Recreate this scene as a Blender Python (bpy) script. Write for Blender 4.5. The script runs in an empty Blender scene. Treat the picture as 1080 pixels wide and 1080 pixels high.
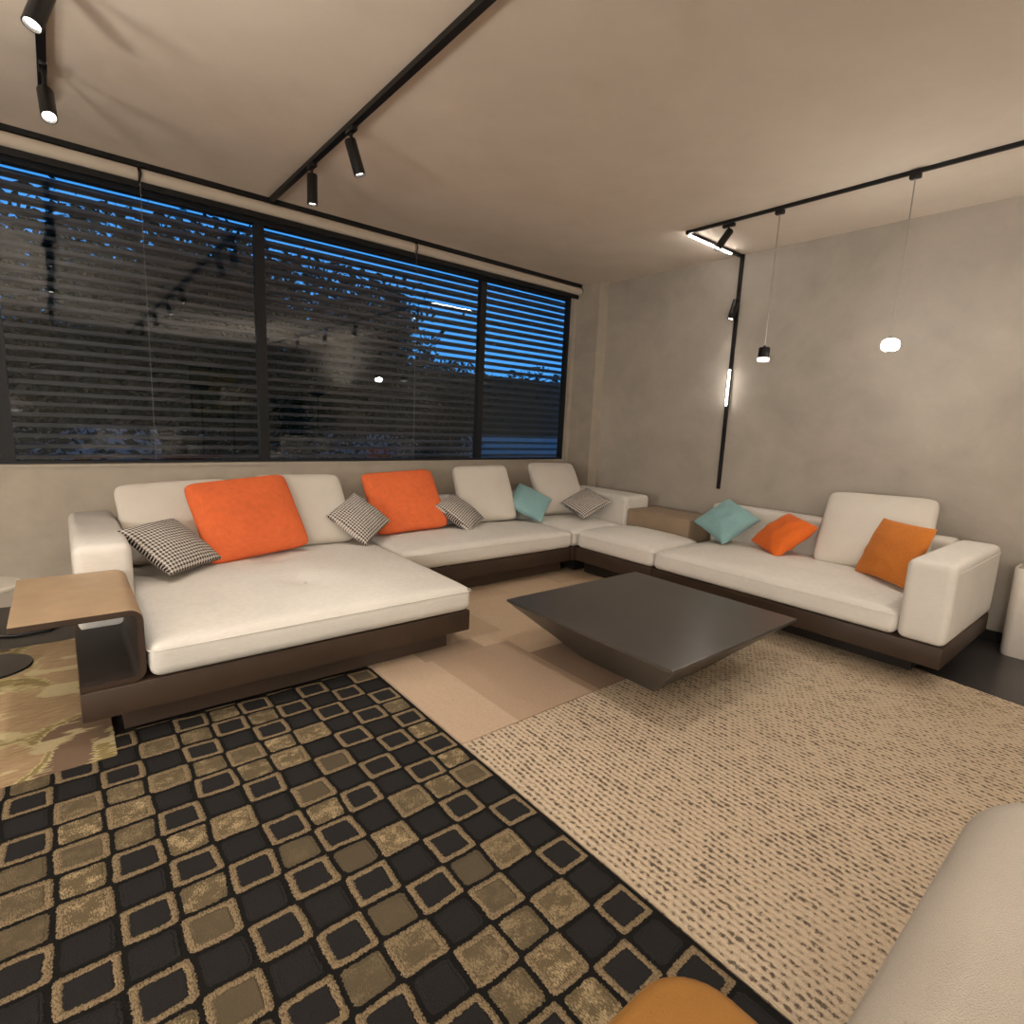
import bpy, bmesh, math, random
from mathutils import Vector, Matrix
random.seed(7)
C = bpy.context.scene.collection
S = 1.35                       # layout unit -> metres (camera height is one unit)
PI = math.pi

# ------------------------------------------------------------------ materials
class NT:
    def __init__(self, name):
        self.m = bpy.data.materials.new(name); self.m.use_nodes = True
        self.t = self.m.node_tree; self.n = self.t.nodes; self.l = self.t.links
        self.b = self.n['Principled BSDF']; self.out = self.n['Material Output']
    def node(self, typ, **kw):
        nd = self.n.new(typ)
        for k, v in kw.items(): setattr(nd, k, v)
        return nd
    def put(self, sock, v):
        if v is None: return
        if isinstance(v, bpy.types.NodeSocket): self.l.new(v, sock)
        else: sock.default_value = v
    def math(self, op, a, b=None, c=None, clamp=False):
        nd = self.node('ShaderNodeMath', operation=op); nd.use_clamp = clamp
        self.put(nd.inputs[0], a); self.put(nd.inputs[1], b); self.put(nd.inputs[2], c)
        return nd.outputs[0]
    def mix(self, f, a, b, blend='MIX'):
        nd = self.node('ShaderNodeMix', data_type='RGBA', blend_type=blend)
        self.put(nd.inputs[0], f); self.put(nd.inputs[6], a); self.put(nd.inputs[7], b)
        return nd.outputs[2]
    def obj(self):
        return self.node('ShaderNodeTexCoord').outputs['Object']
    def sep(self, v):
        nd = self.node('ShaderNodeSeparateXYZ'); self.l.new(v, nd.inputs[0]); return nd.outputs
    def comb(self, x, y, z=0.0):
        nd = self.node('ShaderNodeCombineXYZ')
        self.put(nd.inputs[0], x); self.put(nd.inputs[1], y); self.put(nd.inputs[2], z); return nd.outputs[0]
    def map(self, v, scale=(1, 1, 1), loc=(0, 0, 0), rot=(0, 0, 0)):
        nd = self.node('ShaderNodeMapping'); self.l.new(v, nd.inputs[0])
        nd.inputs['Scale'].default_value = scale; nd.inputs['Location'].default_value = loc
        nd.inputs['Rotation'].default_value = rot; return nd.outputs[0]
    def noise(self, v, scale, detail=3, rough=.5, dist=0.0):
        nd = self.node('ShaderNodeTexNoise'); self.put(nd.inputs['Vector'], v)
        nd.inputs['Scale'].default_value = scale; nd.inputs['Detail'].default_value = detail
        nd.inputs['Roughness'].default_value = rough; nd.inputs['Distortion'].default_value = dist
        return nd.outputs['Fac']
    def white(self, v):
        nd = self.node('ShaderNodeTexWhiteNoise', noise_dimensions='3D'); self.l.new(v, nd.inputs[0]); return nd.outputs[0]
    def rng(self, v, a, b, c=0.0, d=1.0):
        nd = self.node('ShaderNodeMapRange'); self.put(nd.inputs[0], v)
        for i, x in enumerate((a, b, c, d)): nd.inputs[i+1].default_value = x
        return nd.outputs[0]
    def bump(self, h, strength=.3, dist=.01):
        nd = self.node('ShaderNodeBump'); self.put(nd.inputs['Height'], h)
        nd.inputs['Strength'].default_value = strength; nd.inputs['Distance'].default_value = dist
        self.l.new(nd.outputs[0], self.b.inputs['Normal'])
    def base(self, c, rough=.6, metal=0.0, spec=None):
        self.put(self.b.inputs['Base Color'], c if isinstance(c, bpy.types.NodeSocket) else (*c, 1))
        self.put(self.b.inputs['Roughness'], rough); self.b.inputs['Metallic'].default_value = metal
        if spec is not None: self.b.inputs['Specular IOR Level'].default_value = spec

def rgb(*c): return (*c, 1)

def m_fabric(name, col, var=.06, scale=240, strength=.25, rough=.9, streak=False, sheen=0.0):
    k = NT(name); v = k.obj()
    w = k.map(v, (.12, .12, 1)) if streak else v
    n1 = k.noise(w, scale, 2, .6); n2 = k.noise(v, 5, 3, .5)
    c1 = rgb(*[x*(1-var) for x in col]); c2 = rgb(*[min(1, x*(1+var)) for x in col])
    f = k.math('ADD', k.math('MULTIPLY', n1, .6), k.math('MULTIPLY', n2, .4))
    k.base(k.mix(k.rng(f, .35, .65), c1, c2), rough, spec=.15)
    if sheen:
        k.b.inputs['Sheen Weight'].default_value = sheen; k.b.inputs['Sheen Roughness'].default_value = .4
        k.b.inputs['Sheen Tint'].default_value = rgb(*[min(1, .4+x*.6) for x in col])
    k.bump(k.math('ADD', n1, k.math('MULTIPLY', n2, .8)), strength, .004)
    return k.m

def m_plain(name, col, rough=.5, metal=0.0, var=.05, scale=40, strength=.05, spec=None):
    k = NT(name); v = k.obj(); n = k.noise(v, scale, 3, .6)
    k.base(k.mix(k.rng(n, .3, .7), rgb(*[x*(1-var) for x in col]), rgb(*[x*(1+var) for x in col])), rough, metal, spec)
    k.bump(n, strength, .002); return k.m

def m_leather(name, col, rough=.5, spec=.3):
    k = NT(name); v = k.obj()
    vo = k.node('ShaderNodeTexVoronoi'); k.l.new(v, vo.inputs['Vector']); vo.inputs['Scale'].default_value = 380
    n = k.noise(v, 9, 3, .5)
    k.base(k.mix(k.rng(n, .3, .7), rgb(*[x*.93 for x in col]), rgb(*[x*1.07 for x in col])), rough, spec=spec)
    k.bump(vo.outputs['Distance'], .12, .002); return k.m

def m_plaster(name, c1, c2, rough=.85, sc=1.0):
    k = NT(name); v = k.obj()
    a = k.noise(k.map(v, (1, 1, 1.3)), 1.1*sc, 6, .62, .6); b = k.noise(v, 5*sc, 4, .6); g = k.noise(v, 90, 2, .5)
    f = k.math('ADD', k.math('MULTIPLY', a, .65), k.math('MULTIPLY', b, .35))
    k.base(k.mix(k.rng(f, .34, .66), rgb(*c1), rgb(*c2)), rough, spec=.2)
    k.bump(k.math('ADD', k.math('MULTIPLY', b, .7), k.math('MULTIPLY', g, .3)), .08, .01); return k.m

def m_emit(name, col, strength):
    k = NT(name); k.base((.8, .8, .8), .4)
    k.b.inputs['Emission Color'].default_value = rgb(*col); k.b.inputs['Emission Strength'].default_value = strength
    return k.m

def m_houndstooth(name):
    k = NT(name); x, y, z = k.sep(k.obj())
    p = .0024
    i = k.math('FLOOR', k.math('DIVIDE', x, p)); j = k.math('FLOOR', k.math('DIVIDE', y, p))
    tw = k.math('LESS_THAN', k.math('FLOORED_MODULO', k.math('ADD', i, j), 4), 1.5)
    wa = k.math('LESS_THAN', k.math('FLOORED_MODULO', i, 8), 3.5); we = k.math('LESS_THAN', k.math('FLOORED_MODULO', j, 8), 3.5)
    f = k.math('ADD', k.math('MULTIPLY', tw, wa), k.math('MULTIPLY', k.math('SUBTRACT', 1, tw), we))
    k.base(k.mix(f, rgb(.66, .62, .57), rgb(.035, .028, .026)), .9, spec=.1)
    k.bump(k.noise(k.obj(), 300, 2), .2, .003); return k.m

def m_glass(name):
    k = NT(name)
    tr = k.node('ShaderNodeBsdfTransparent'); tr.inputs[0].default_value = rgb(.93, .96, .98)
    gl = k.node('ShaderNodeBsdfGlossy'); gl.inputs['Roughness'].default_value = 0.0
    fr = k.node('ShaderNodeFresnel'); k.put(fr.inputs[0], k.math('ADD', 1.55, k.math('MULTIPLY', k.node('ShaderNodeNewGeometry').outputs['Backfacing'], 1/1.55-1.55)))
    mx = k.node('ShaderNodeMixShader'); k.l.new(fr.outputs[0], mx.inputs[0])
    k.l.new(tr.outputs[0], mx.inputs[1]); k.l.new(gl.outputs[0], mx.inputs[2])
    k.l.new(mx.outputs[0], k.out.inputs['Surface']); k.n.remove(k.b); return k.m

def m_patterned_rug(name):
    # origin of the mesh = far right corner of the rug; cells run to -x and -y
    k = NT(name); v = k.obj(); px = .0965*S; py = .0915*S
    wob = k.node('ShaderNodeTexNoise'); k.l.new(v, wob.inputs['Vector']); wob.inputs['Scale'].default_value = 5.5
    ws = k.sep(wob.outputs['Color'])
    wf = k.node('ShaderNodeTexNoise'); k.l.new(v, wf.inputs['Vector']); wf.inputs['Scale'].default_value = 160
    fs = k.sep(wf.outputs['Color'])
    x, y, z = k.sep(v)
    def warp(c, a, b, p):
        c = k.math('ADD', k.math('DIVIDE', k.math('ADD', c, .012), p), k.math('MULTIPLY', k.math('SUBTRACT', a, .5), .20))
        return k.math('ADD', c, k.math('MULTIPLY', k.math('SUBTRACT', b, .5), .10))
    u = warp(x, ws[0], fs[0], px); w = warp(y, ws[1], fs[1], py)
    i = k.math('FLOOR', u); j = k.math('FLOOR', w)
    a = k.math('ABSOLUTE', k.math('SUBTRACT', k.math('FRACT', u), .5)); b = k.math('ABSOLUTE', k.math('SUBTRACT', k.math('FRACT', w), .5))
    d = k.math('POWER', k.math('ADD', k.math('POWER', a, 12), k.math('POWER', b, 12)), 1/12)
    dr = k.math('POWER', k.math('ADD', k.math('POWER', a, 8), k.math('POWER', b, 8)), 1/8)
    par = k.math('FLOORED_MODULO', k.math('ADD', i, j), 2)              # 0 framed tile, 1 plain tile
    cid = k.comb(i, j, 3.0); r1 = k.white(cid); r2 = k.white(k.comb(j, i, 9.0))
    fine = k.noise(v, 420, 2, .6)
    spk = k.noise(k.map(v, (1, .35, 1)), 300, 3, .7)
    lump = k.noise(v, 26, 2, .5)
    dark = k.mix(fine, rgb(.008, .008, .008), rgb(.027, .025, .025))
    tanb = k.mix(k.rng(r2, 0, 1), rgb(.055, .046, .035), rgb(.125, .094, .050))
    shiny = k.math('MULTIPLY', k.rng(k.math('ADD', k.math('MULTIPLY', spk, .6), k.math('MULTIPLY', lump, .4)), .50, .58), k.rng(r2, .25, .9))
    tan = k.mix(shiny, k.mix(fine, tanb, rgb(.10, .078, .046)), rgb(.36, .275, .16))
    frame = k.mix(k.rng(spk, .40, .52), rgb(.075, .057, .036), rgb(.235, .175, .103))
    inner = k.mix(k.math('GREATER_THAN', r1, .64), dark, tan)
    framed = k.mix(k.math('GREATER_THAN', d, .352), inner, frame)
    plain = k.mix(k.math('GREATER_THAN', r1, .62), dark, tan)
    tile = k.mix(par, framed, plain)
    lim = k.math('ADD', .490, k.math('MULTIPLY', par, -.085))
    dd = k.math('ADD', k.math('MULTIPLY', d, k.math('SUBTRACT', 1, par)), k.math('MULTIPLY', dr, par))
    ins = k.math('LESS_THAN', dd, lim)
    edge = k.math('GREATER_THAN', x, -.016)
    ins = k.math('MULTIPLY', ins, k.math('SUBTRACT', 1, edge))
    k.base(k.mix(ins, k.mix(fine, rgb(.003, .003, .003), rgb(.012, .011, .010)), tile), .85, spec=.12)
    groove = k.rng(k.math('ABSOLUTE', k.math('SUBTRACT', d, .352)), 0, .03)
    h = k.math('ADD', k.math('MULTIPLY', k.rng(k.math('SUBTRACT', lim, dd), -.02, .05), k.math('ADD', .5, k.math('MULTIPLY', groove, .5))),
               k.math('MULTIPLY', fine, .35))
    k.bump(h, .8, .008); return k.m

def m_woven_rug(name):
    k = NT(name); v = k.obj(); x, y, z = k.sep(v); px = .0185*S; py = .0215*S
    wob = k.node('ShaderNodeTexNoise'); k.l.new(v, wob.inputs['Vector']); wob.inputs['Scale'].default_value = 30
    ws = k.sep(wob.outputs['Color'])
    u = k.math('ADD', k.math('DIVIDE', x, px), k.math('MULTIPLY', k.math('SUBTRACT', ws[0], .5), .75))
    i = k.math('FLOOR', u)
    w = k.math('ADD', k.math('ADD', k.math('DIVIDE', y, py), k.math('MULTIPLY', k.math('SUBTRACT', ws[1], .5), 1.0)), k.math('MULTIPLY', k.math('FLOORED_MODULO', i, 2), .5))
    j = k.math('FLOOR', w)
    a = k.math('SUBTRACT', k.math('FRACT', u), .5); b = k.math('SUBTRACT', k.math('FRACT', w), .5)
    row = k.math('SUBTRACT', 1, k.math('MULTIPLY', k.math('MULTIPLY', a, a), 3.4))
    loop = k.math('SUBTRACT', 1, k.math('MULTIPLY', k.math('MULTIPLY', b, b), 3.0))
    rnd = k.white(k.comb(i, j, 1.0)); big = k.noise(v, 2.2, 3, .6); fine = k.noise(v, 260, 3, .7)
    fl = k.noise(v, 70, 2, .6)
    # a pit sits where one loop dips under the next, towards one side of the row
    da = k.math('SUBTRACT', a, .22); db = k.math('SUBTRACT', k.math('ABSOLUTE', b), .46)
    pd = k.math('SQRT', k.math('ADD', k.math('MULTIPLY', k.math('MULTIPLY', da, da), 1.7), k.math('MULTIPLY', k.math('MULTIPLY', db, db), .9)))
    hf = k.noise(k.map(v, (1.6, .7, 1)), 210, 2, .7)
    size = k.math('ADD', k.math('MULTIPLY', k.math('SUBTRACT', rnd, .42), .50), k.math('ADD', k.math('MULTIPLY', k.math('SUBTRACT', k.rng(big, .3, .7), .3), .16), k.math('ADD', k.math('MULTIPLY', k.math('SUBTRACT', fl, .5), .55), k.math('MULTIPLY', k.math('SUBTRACT', hf, .45), 1.5))))
    fleck = k.rng(k.math('SUBTRACT', pd, size), -.06, .06, 1, 0)
    dip = k.rng(pd, .05, .34, 1, 0)
    basec = k.mix(k.rng(fine, .3, .7), rgb(.37, .295, .215), rgb(.56, .455, .335))
    basec = k.mix(k.math('MULTIPLY', dip, .55), basec, rgb(.27, .20, .14))
    k.base(k.mix(k.math('MULTIPLY', fleck, .76), basec, rgb(.050, .037, .030)), .95, spec=.08)
    h = k.math('ADD', k.math('MULTIPLY', row, .6), k.math('MULTIPLY', loop, .5))
    k.bump(k.math('ADD', k.math('SUBTRACT', h, k.math('MULTIPLY', dip, .5)), k.math('MULTIPLY', fine, .3)), .7, .010); return k.m


def m_patch_rug(name):
    # origin = near left corner; staggered rectangular patches of slightly different beige
    k = NT(name); v = k.obj(); x, y, z = k.sep(v)
    fine = k.noise(k.map(v, (1, .4, 1)), 260, 3, .7); st = k.noise(k.map(v, (8, 1, 1)), 14, 3, .6)
    def inside(x0, x1, y0, y1):
        f = k.math('MULTIPLY', k.math('GREATER_THAN', x, (x0-.907)*S), k.math('LESS_THAN', x, (x1-.907)*S))
        return k.math('MULTIPLY', f, k.math('MULTIPLY', k.math('GREATER_THAN', y, (y0-1.283)*S), k.math('LESS_THAN', y, (y1-1.283)*S)))
    c = k.mix(1.0, rgb(0, 0, 0), rgb(.56, .425, .30))
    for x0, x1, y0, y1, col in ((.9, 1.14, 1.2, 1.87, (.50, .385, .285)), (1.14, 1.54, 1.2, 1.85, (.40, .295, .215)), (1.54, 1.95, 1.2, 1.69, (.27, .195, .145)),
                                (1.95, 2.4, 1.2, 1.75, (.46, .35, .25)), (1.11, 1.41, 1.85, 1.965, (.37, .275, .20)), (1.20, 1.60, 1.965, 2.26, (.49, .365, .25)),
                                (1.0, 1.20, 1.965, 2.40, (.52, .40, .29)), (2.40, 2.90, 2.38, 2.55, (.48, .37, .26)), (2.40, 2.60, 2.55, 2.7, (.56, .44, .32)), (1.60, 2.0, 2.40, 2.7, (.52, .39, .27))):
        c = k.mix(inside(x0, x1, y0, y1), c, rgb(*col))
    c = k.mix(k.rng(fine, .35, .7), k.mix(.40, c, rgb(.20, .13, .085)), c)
    c = k.mix(k.math('MULTIPLY', k.rng(st, .4, .7), .2), c, rgb(.30, .21, .14))
    k.base(c, .95, spec=.08); k.bump(fine, .4, .005); return k.m

def m_floral_rug(name):
    k = NT(name); v = k.obj(); q = k.map(v, (1, 1, 1), rot=(0, 0, .5))
    n = k.noise(q, 2.3, 1, .4, .8); n2 = k.noise(k.map(v, (1, 2.2, 1), rot=(0, 0, -.4)), 3.1, 1, .4, .6)
    jag = k.noise(k.map(v, (2, 14, 1)), 7, 2, .5)
    st = k.noise(k.map(v, (3, 30, 1), rot=(0, 0, .35)), 5, 2, .5); fine = k.noise(v, 260, 2, .6)
    nn = k.math('ADD', n, k.math('MULTIPLY', k.math('SUBTRACT', jag, .5), .12))
    n3 = k.math('ADD', n2, k.math('MULTIPLY', k.math('SUBTRACT', jag, .5), .16))
    c = k.mix(k.rng(st, .35, .65), rgb(.31, .21, .125), rgb(.42, .31, .185))
    c = k.mix(k.rng(nn, .50, .515), c, rgb(.24, .19, .085))
    c = k.mix(k.rng(nn, .57, .585), c, rgb(.17, .115, .08))
    for lv in (.505, .575):
        c = k.mix(k.rng(k.math('ABSOLUTE', k.math('SUBTRACT', nn, lv)), .008, .013, 1, 0), c, rgb(.47, .40, .22))
    c = k.mix(k.rng(n3, .585, .60), c, rgb(.50, .42, .25))
    c = k.mix(k.math('MULTIPLY', k.rng(fine, .4, .7), .25), c, rgb(.16, .12, .07))
    k.base(c, .95, spec=.08); k.bump(fine, .3, .004); return k.m

M = {}
M['ceiling'] = m_plaster('ceiling plaster', (.70, .61, .515), (.80, .71, .61), .9, .7)
M['wall'] = m_plaster('micro cement wall', (.375, .340, .293), (.50, .455, .397), .8, .8)
M['wall_b'] = m_plaster('window wall cement', (.39, .345, .285), (.51, .455, .38), .8, 1.2)
M['floor'] = m_plain('dark floor', (.022, .020, .020), .30, var=.2, scale=3, strength=.02, spec=.4)
M['black'] = m_plain('black metal', (.006, .0055, .0055), .42, var=.1, spec=.4)
M['blackgloss'] = m_plain('glossy black metal', (.008, .008, .009), .22, spec=.5)
M['frame'] = m_plain('window frame grey', (.012, .013, .015), .5, spec=.3)
M['slat'] = m_plain('louvre metal', (.024, .028, .036), .55, var=.15, scale=6)
M['white'] = m_fabric('white linen', (.68, .655, .61), .05, 260, .22, streak=True)
M['cushion'] = m_fabric('cream linen', (.64, .60, .54), .05, 300, .20)
M['boucle'] = m_fabric('boucle', (.54, .50, .44), .07, 420, .9)
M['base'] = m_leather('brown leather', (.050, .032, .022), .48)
M['plinth'] = m_plain('brown plinth', (.060, .042, .032), .32, spec=.5)
M['dark_plinth'] = m_plain('dark plinth', (.022, .018, .016), .38)
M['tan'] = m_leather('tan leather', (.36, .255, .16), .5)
M['taupe'] = m_leather('taupe leather', (.30, .225, .155), .5)
M['shelf_shade'] = m_leather('painted shelf shade', (.030, .022, .019), .5)  # leather darkened to paint the shade inside the folded shelf
M['ochre'] = m_leather('ochre leather', (.31, .150, .038), .5, .25)
M['orange'] = m_fabric('orange linen', (.70, .148, .050), .08, 200, .25, streak=True)
M['orange_v'] = m_fabric('orange velvet', (.72, .150, .025), .10, 90, .2, .75, sheen=.25)
M['ochre_v'] = m_fabric('ochre velvet', (.56, .185, .035), .10, 90, .2, .75, sheen=.2)
M['blue'] = m_fabric('blue velvet', (.24, .42, .44), .10, 90, .2, .75, sheen=.3)
M['check'] = m_houndstooth('houndstooth')
M['table'] = m_plain('graphite lacquer', (.072, .065, .060), .30, .35, var=.1, scale=3, strength=.015, spec=.5)
M['white_gloss'] = m_plain('white lacquer', (.66, .62, .55), .35, var=.02)
M['planter'] = m_plain('white planter', (.66, .61, .55), .4, var=.02)
M['soil'] = m_plain('soil', (.03, .022, .016), .95, var=.4, scale=60, strength=.8)
M['blind'] = m_fabric('beige blind', (.56, .485, .395), .03, 400, .1)
M['glass'] = m_glass('window glass')
M['led'] = m_emit('led strip', (1, .93, .86), 40)
M['bulb'] = m_emit('spot lens', (1, .90, .76), 12)
M['bulb_dim'] = m_emit('spot lens soft', (1, .90, .76), 3.0)
M['globe'] = m_emit('globe glass', (1, .94, .86), 150)
M['lantern'] = m_emit('fill lantern glow', (1, .93, .84), 45)  # glow of the lanterns added to fill the room with light
M['ring'] = m_emit('pendant diffuser', (1, .94, .9), 1.6)
M['rug_pattern'] = m_patterned_rug('tile pattern rug')
M['rug_woven'] = m_woven_rug('woven loop rug')
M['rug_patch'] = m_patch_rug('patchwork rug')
M['rug_floral'] = m_floral_rug('floral rug')
M['leaf'] = m_plain('tree leaf', (.016, .022, .012), .9, var=.3, spec=.05)
M['bark'] = m_plain('bark', (.05, .04, .03), .9, var=.3, scale=20, strength=.5)
M['ground'] = m_plain('paving', (.30, .30, .30), .8, var=.1, scale=3)
M['render'] = m_plain('pale render', (.19, .19, .19), .85, var=.1, scale=4)
M['clear'] = m_plain('smoked acrylic', (.25, .23, .20), .15, spec=.6)
M['steel'] = m_plain('brushed steel', (.45, .44, .42), .3, 1.0)
M['cord'] = m_plain('grey cord', (.16, .17, .18), .6)
M['shade'] = m_fabric('lamp shade linen', (.60, .55, .47), .05, 300, .15)
M['art'] = m_plaster('abstract painting', (.55, .42, .16), (.10, .16, .15), .8, 3)

# ------------------------------------------------------------------ mesh helpers (layout units, z = 0 on the floor)
def V(x, y, z): return Vector((x, y, z))

def box(bm, x0, x1, y0, y1, z0, z1, bev=0.0, seg=2):
    b = bmesh.new(); bmesh.ops.create_cube(b, size=1)
    bmesh.ops.scale(b, vec=(x1-x0, y1-y0, z1-z0), verts=b.verts); bmesh.ops.translate(b, vec=((x0+x1)/2, (y0+y1)/2, (z0+z1)/2), verts=b.verts)
    if bev: bmesh.ops.bevel(b, geom=b.edges[:], offset=bev, segments=seg, profile=.5, affect='EDGES')
    join(bm, b)

def join(bm, b):
    me = bpy.data.meshes.new('tmp'); b.to_mesh(me); b.free(); bm.from_mesh(me); bpy.data.meshes.remove(me)

def softbox(bm, x0, x1, y0, y1, z0, z1, r, crown=0.0, n=10, bulge=0.0, rs=4, wr=0.0, dim=()):
    """a rounded box with soft edges; crown lifts the top, bulge swells the sides, wr adds slight unevenness"""
    lo = (x0, y0, z0); hi = (x1, y1, z1)
    def axis(a):
        L = hi[a]-lo[a]; rr = min(r, L/2*.98)
        t = [rr*(1-math.cos(PI/2*i/rs)) for i in range(rs+1)]; 
        mid = [rr+(L-2*rr)*i/n for i in range(1, n)]
        return [lo[a]+q for q in t+mid] + [hi[a]-q for q in reversed(t)]
    ax = [axis(a) for a in range(3)]; cache = {}
    def vert(p):
        key = tuple(round(c, 6) for c in p)
        if key in cache: return cache[key]
        q = Vector(p); inn = Vector([min(max(q[a], lo[a]+min(r, (hi[a]-lo[a])/2*.98)), hi[a]-min(r, (hi[a]-lo[a])/2*.98)) for a in range(3)])
        d = q-inn
        if d.length > 1e-9: q = inn + d.normalized()*min(r, *[(hi[a]-lo[a])/2*.98 for a in range(3)])
        u = (q.x-x0)/(x1-x0)*2-1; v = (q.y-y0)/(y1-y0)*2-1; w = (q.z-z0)/(z1-z0)*2-1
        e = max(0, 1-u*u)**.5*max(0, 1-v*v)**.5
        if w > 0: q.z += crown*e*w
        if bulge:
            q.x += bulge*u*max(0, 1-w*w)*max(0, 1-v*v)**.4; q.y += bulge*v*max(0, 1-w*w)*max(0, 1-u*u)**.4
        if wr and w > 0: q.z += wr*w*(math.sin(q.x*17+q.y*5)*.5+math.sin(q.y*23-q.x*9+1)*.5)*e
        if w > .9:
            for dx, dy, dz, dr in dim: q.z -= dz*math.exp(-((q.x-dx)**2+(q.y-dy)**2)/dr**2)
        cache[key] = bm.verts.new(q); return cache[key]
    for a in range(3):
        b, c = (a+1) % 3, (a+2) % 3
        for side, val in ((0, lo[a]), (1, hi[a])):
            B, Cc = ax[b], ax[c]
            for i in range(len(B)-1):
                for j in range(len(Cc)-1):
                    qs = []
                    for (bb, cc) in ((B[i], Cc[j]), (B[i+1], Cc[j]), (B[i+1], Cc[j+1]), (B[i], Cc[j+1])):
                        p = [0, 0, 0]; p[a] = val; p[b] = bb; p[c] = cc; qs.append(vert(p))
                    if not side: qs.reverse()
                    if len(set(qs)) >= 3:
                        try: bm.faces.new(list(dict.fromkeys(qs)))
                        except ValueError: pass

def tube(bm, pts, r, seg=8, cap=True, closed=False):
    pts = [Vector(p) for p in pts]; rings = []; n = len(pts); prev = None
    for i, p in enumerate(pts):
        if closed: t = pts[(i+1) % n]-pts[i-1]
        else: t = pts[min(i+1, n-1)]-pts[max(i-1, 0)]
        t.normalize()
        if prev is None:
            up = Vector((0, 0, 1)) if abs(t.z) < .9 else Vector((1, 0, 0)); a = t.cross(up).normalized()
        else: a = (prev-t*prev.dot(t)).normalized()
        prev = a; b = t.cross(a); rr = r[i] if isinstance(r, (list, tuple)) else r
        rings.append([bm.verts.new(p+(a*math.cos(2*PI*k/seg)+b*math.sin(2*PI*k/seg))*rr) for k in range(seg)])
    m = n if closed else n-1
    for i in range(m):
        A, B = rings[i], rings[(i+1) % n]
        for k in range(seg): bm.faces.new((A[k], A[(k+1) % seg], B[(k+1) % seg], B[k]))
    if cap and not closed: bm.faces.new(list(reversed(rings[0]))); bm.faces.new(rings[-1])

def lathe(bm, prof, c=(0, 0, 0), seg=32, mat=None):
    """profile [(radius, z)...] turned about z; mat (3x3) tilts it"""
    rings = []
    for r, z in prof:
        if r < 1e-6: rings.append([Vector((0, 0, z))])
        else: rings.append([Vector((r*math.cos(2*PI*k/seg), r*math.sin(2*PI*k/seg), z)) for k in range(seg)])
    rv = [[bm.verts.new(Vector(c)+(mat @ p if mat else p)) for p in ring] for ring in rings]
    for A, B in zip(rv, rv[1:]):
        for k in range(seg):
            q = [A[k % len(A)], A[(k+1) % len(A)], B[(k+1) % len(B)], B[k % len(B)]]
            q = list(dict.fromkeys(q))
            if len(q) > 2: bm.faces.new(q)

def prism(bm, outline, z0, z1):
    a = [bm.verts.new((x, y, z0)) for x, y in outline]; b = [bm.verts.new((x, y, z1)) for x, y in outline]
    bm.faces.new(list(reversed(a))); bm.faces.new(b)
    for i in range(len(a)): bm.faces.new((a[i], a[(i+1) % len(a)], b[(i+1) % len(a)], b[i]))

def rounded_rect(x0, x1, y0, y1, r, n=6, rl=None):
    out = []; q = r; rl = r if rl is None else rl
    for cx, cy, s, r in ((x1-q, y0+q, -90, q), (x1-q, y1-q, 0, q), (x0+rl, y1-rl, 90, rl), (x0+rl, y0+rl, 180, rl)):
        for i in range(n+1):
            a = math.radians(s+90*i/n); out.append((cx+r*math.cos(a), cy+r*math.sin(a)))
    return out

def obj(name, bm, mat, parent=None, origin=None, smooth=True, kind=None, label=None):
    """links bm as one mesh object; the mesh is in layout units about `origin` (or its parent's place)"""
    o0 = Vector(origin) if origin is not None else (Vector(parent['_o']) if parent is not None and '_o' in parent else Vector((0, 0, 0)))
    bmesh.ops.recalc_face_normals(bm, faces=bm.faces[:])
    for v in bm.verts: v.co = (v.co-o0)*S
    me = bpy.data.meshes.new(name); bm.to_mesh(me); bm.free(); me.materials.append(mat)
    if smooth:
        me.polygons.foreach_set('use_smooth', [True]*len(me.polygons))
        try: me.set_sharp_from_angle(angle=math.radians(38))
        except Exception: pass
    o = bpy.data.objects.new(name, me); C.objects.link(o)
    if parent is not None:
        o.parent = parent
        if origin is not None: o.location = (o0-Vector(parent['_o']))*S
        o['_o'] = tuple(o0)
    else:
        o.location = o0*S; o['_o'] = tuple(o0)
    if kind: o['kind'] = kind
    if label: o['label'] = label
    return o

def thing(name, loc, label, cat, group=None):
    o = bpy.data.objects.new(name, None); C.objects.link(o); o.location = Vector(loc)*S; o.empty_display_size = .1
    o['_o'] = tuple(loc); o['label'] = label; o['category'] = cat
    if group: o['group'] = group
    return o

def tag(o, label, cat, group=None, kind=None):
    o['label'] = label; o['category'] = cat
    if group: o['group'] = group
    if kind: o['kind'] = kind
    return o

def struct(name, bm, mat, origin=(0, 0, 0), parent=None, smooth=False):
    o = obj(name, bm, mat, parent, origin, smooth)
    if parent is None: o['kind'] = 'structure'
    return o

def B(*a, **k):
    bm = bmesh.new(); box(bm, *a, **k); return bm
def SB(*a, **k):
    bm = bmesh.new(); softbox(bm, *a, **k); return bm

# ------------------------------------------------------------------ camera
cam_d = bpy.data.cameras.new('camera'); cam = bpy.data.objects.new('camera', cam_d); C.objects.link(cam)
Rm = [[.77351672, -.6321838, .04489462], [-.06736197, -.15244353, -.98601386], [.63018588, .75967402, -.16050276]]
mw = Matrix(((Rm[0][0], -Rm[1][0], -Rm[2][0], 0), (Rm[0][1], -Rm[1][1], -Rm[2][1], 0), (Rm[0][2], -Rm[1][2], -Rm[2][2], S), (0, 0, 0, 1)))
cam.matrix_world = mw
cam_d.sensor_width = 36; cam_d.lens = 580/1080*36; cam_d.clip_start = .02; cam_d.clip_end = 200
bpy.context.scene.camera = cam

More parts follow.
